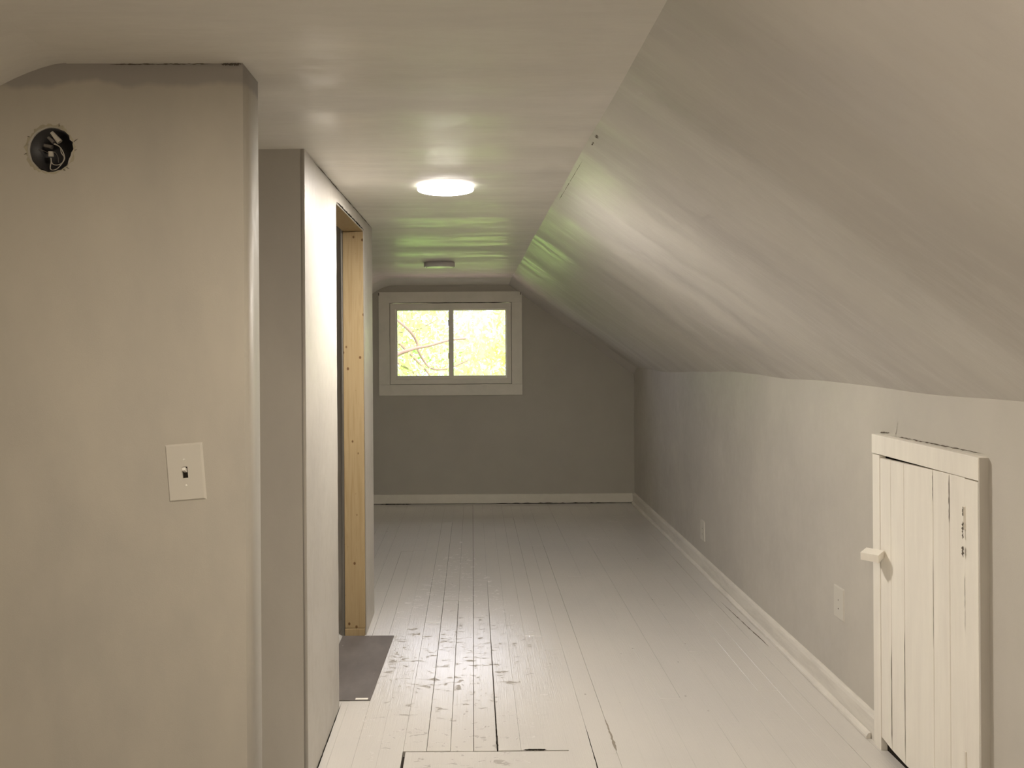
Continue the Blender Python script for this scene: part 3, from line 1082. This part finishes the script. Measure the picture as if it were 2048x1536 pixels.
for j, (y0_, y1_, w_) in enumerate(((2.42, 2.45, .009), (2.50, 2.54, .004), (2.75, 3.5, .0015))):
    crack(slope_r, (CRX + .012, y0_, CEIL - 0.014), (CRX + 0.012, y1_, CEIL - 0.014), w_, w_, (-0.588, 0, -0.809), 60 + j, off=0.008)

# ------------------------------------------------------------------ outdoors: yard, added bounce slab, trees
lawn = box('ground', (-60, -60, -5.3), (60, 80, -5.2), 'lawn')
structure(lawn, 'grass yard far below the window', 'ground')
bouncer = prism('bounce_slab', [(-4.2, 0.85), (3.8, 0.85), (3.8, 0.75), (-4.2, 0.75)], [], 3.0, 'bounce_pink',  # unseen slab, added to bounce reddish light onto the cove above the window
              Matrix.Translation((0, 0, 0)) @ frameXZ(Y1 + 0.35))
for v in bouncer.data.vertices:
    v.co.z -= (v.co.y - Y1) * 0.30
tag(bouncer, 'unseen reddish slab below the window, added to bounce pink light indoors', 'bounce slab')


def tree(base, crown, n, leafmat, leaf, label, branches=(), seed=1, trunk_r=0.16):
    t = empty('tree', base)
    tag(t, label, 'tree', 'trees beyond the window')
    b = Vector(base)
    c, rad = Vector(crown[0]), crown[1]
    tr = tube('trunk', [Vector((0, 0, 0)), (c - b) * 0.35 + Vector((0.15, 0.1, 0)), (c - b) * 0.7 + Vector((-0.1, 0, 0)), (c - b) + Vector((0, 0, rad[2] * 0.6))], trunk_r, 'bark', t, 10, 0.25)
    for k, (pts, r0) in enumerate(branches):
        br = tube('branch', [Vector(p) - b for p in pts], r0, 'bark', t, 6, 0.45)
    g = np.random.default_rng(seed)
    # clustered leaves inside an ellipsoid
    nc = max(20, n // 160)
    cc = g.normal(size=(nc, 3)); cc /= np.linalg.norm(cc, axis=1)[:, None]
    cc *= (g.random((nc, 1)) ** 0.4) * np.array(rad)
    pos = cc[g.integers(0, nc, n)] + g.normal(size=(n, 3)) * np.array(rad) * 0.11
    pos += np.array(c - b)
    u = g.normal(size=(n, 3)); u /= np.linalg.norm(u, axis=1)[:, None]
    w = g.normal(size=(n, 3)); w -= (w * u).sum(1)[:, None] * u; w /= np.linalg.norm(w, axis=1)[:, None]
    s = (leaf * (0.6 + 0.8 * g.random((n, 1))))
    nrm = np.cross(u, w)
    v = np.stack([pos - u * s, pos + w * s * .5 + nrm * s * .12, pos + u * s, pos - w * s * .5 + nrm * s * .12], 1).reshape(-1, 3)
    me = bpy.data.meshes.new('foliage')
    me.vertices.add(4 * n); me.vertices.foreach_set('co', v.ravel())
    me.loops.add(4 * n); me.loops.foreach_set('vertex_index', np.arange(4 * n))
    me.polygons.add(n); me.polygons.foreach_set('loop_start', np.arange(0, 4 * n, 4)); me.polygons.foreach_set('loop_total', np.full(n, 4))
    me.update(); me.validate()
    f = link('foliage', me, leafmat, t)
    f['kind'] = 'stuff'
    return t


WPO = 0.0


def wp(u, v, Y):          # crop position on the window -> point at distance Y beyond
    x, y = 740 + u / 6.4, 560 + v / 6.4
    return ((x - 945) / 1580 * Y, Y, 1.5 + (690 - y) / 1580 * Y)


A = [wp(180, 380, 12.2), wp(355, 510, 12), wp(520, 660, 12), wp(600, 800, 12.1), wp(615, 900, 12.1), wp(700, 1050, 12.2), wp(800, 1135, 12.2), wp(1000, 1130, 12.3), wp(1250, 1030, 12.4)]
B = [wp(100, 1060, 11.5), wp(365, 940, 11.6), wp(480, 900, 11.6), wp(600, 865, 11.7), wp(750, 840, 11.8), wp(1010, 770, 12), wp(1220, 750, 12.2)]
C_ = [wp(200, 640, 12.6), wp(380, 810, 12.6), wp(560, 990, 12.6), wp(720, 1160, 12.6), wp(800, 1280, 12.6)]
D_ = [wp(250, 960, 12.8), wp(370, 1070, 12.8), wp(500, 1140, 12.8), wp(620, 1240, 12.8)]
E_ = [wp(300, 640, 13), wp(420, 665, 13), wp(560, 650, 13), wp(760, 560, 13), wp(1000, 420, 13.2)]
tree((-3.6, 12.4, -5.2), ((-2.2, 12.9, 0.3), (2.8, 1.2, 2.6)), 16000, 'leaf_front', 0.055,
     'yellow-green tree with thin bare branches close to the window',
     [(A, 0.024), (B, 0.034), (C_, 0.026), (D_, 0.020), (E_, 0.014)], 3, 0.14)
tree((4.2, 17.5, -5.2), ((2.8, 17.0, 0.2), (4.0, 1.8, 3.4)), 22000, 'leaf', 0.085,
     'pale leafy tree filling the right pane of the window', (), 5, 0.2)
tree((-4.6, 22.0, -5.2), ((-4.2, 22.5, 0.2), (5.4, 2.2, 4.0)), 26000, 'leaf_dark', 0.09,
     'greener leafy tree standing behind the bare branches in the left pane', (), 8, 0.25)
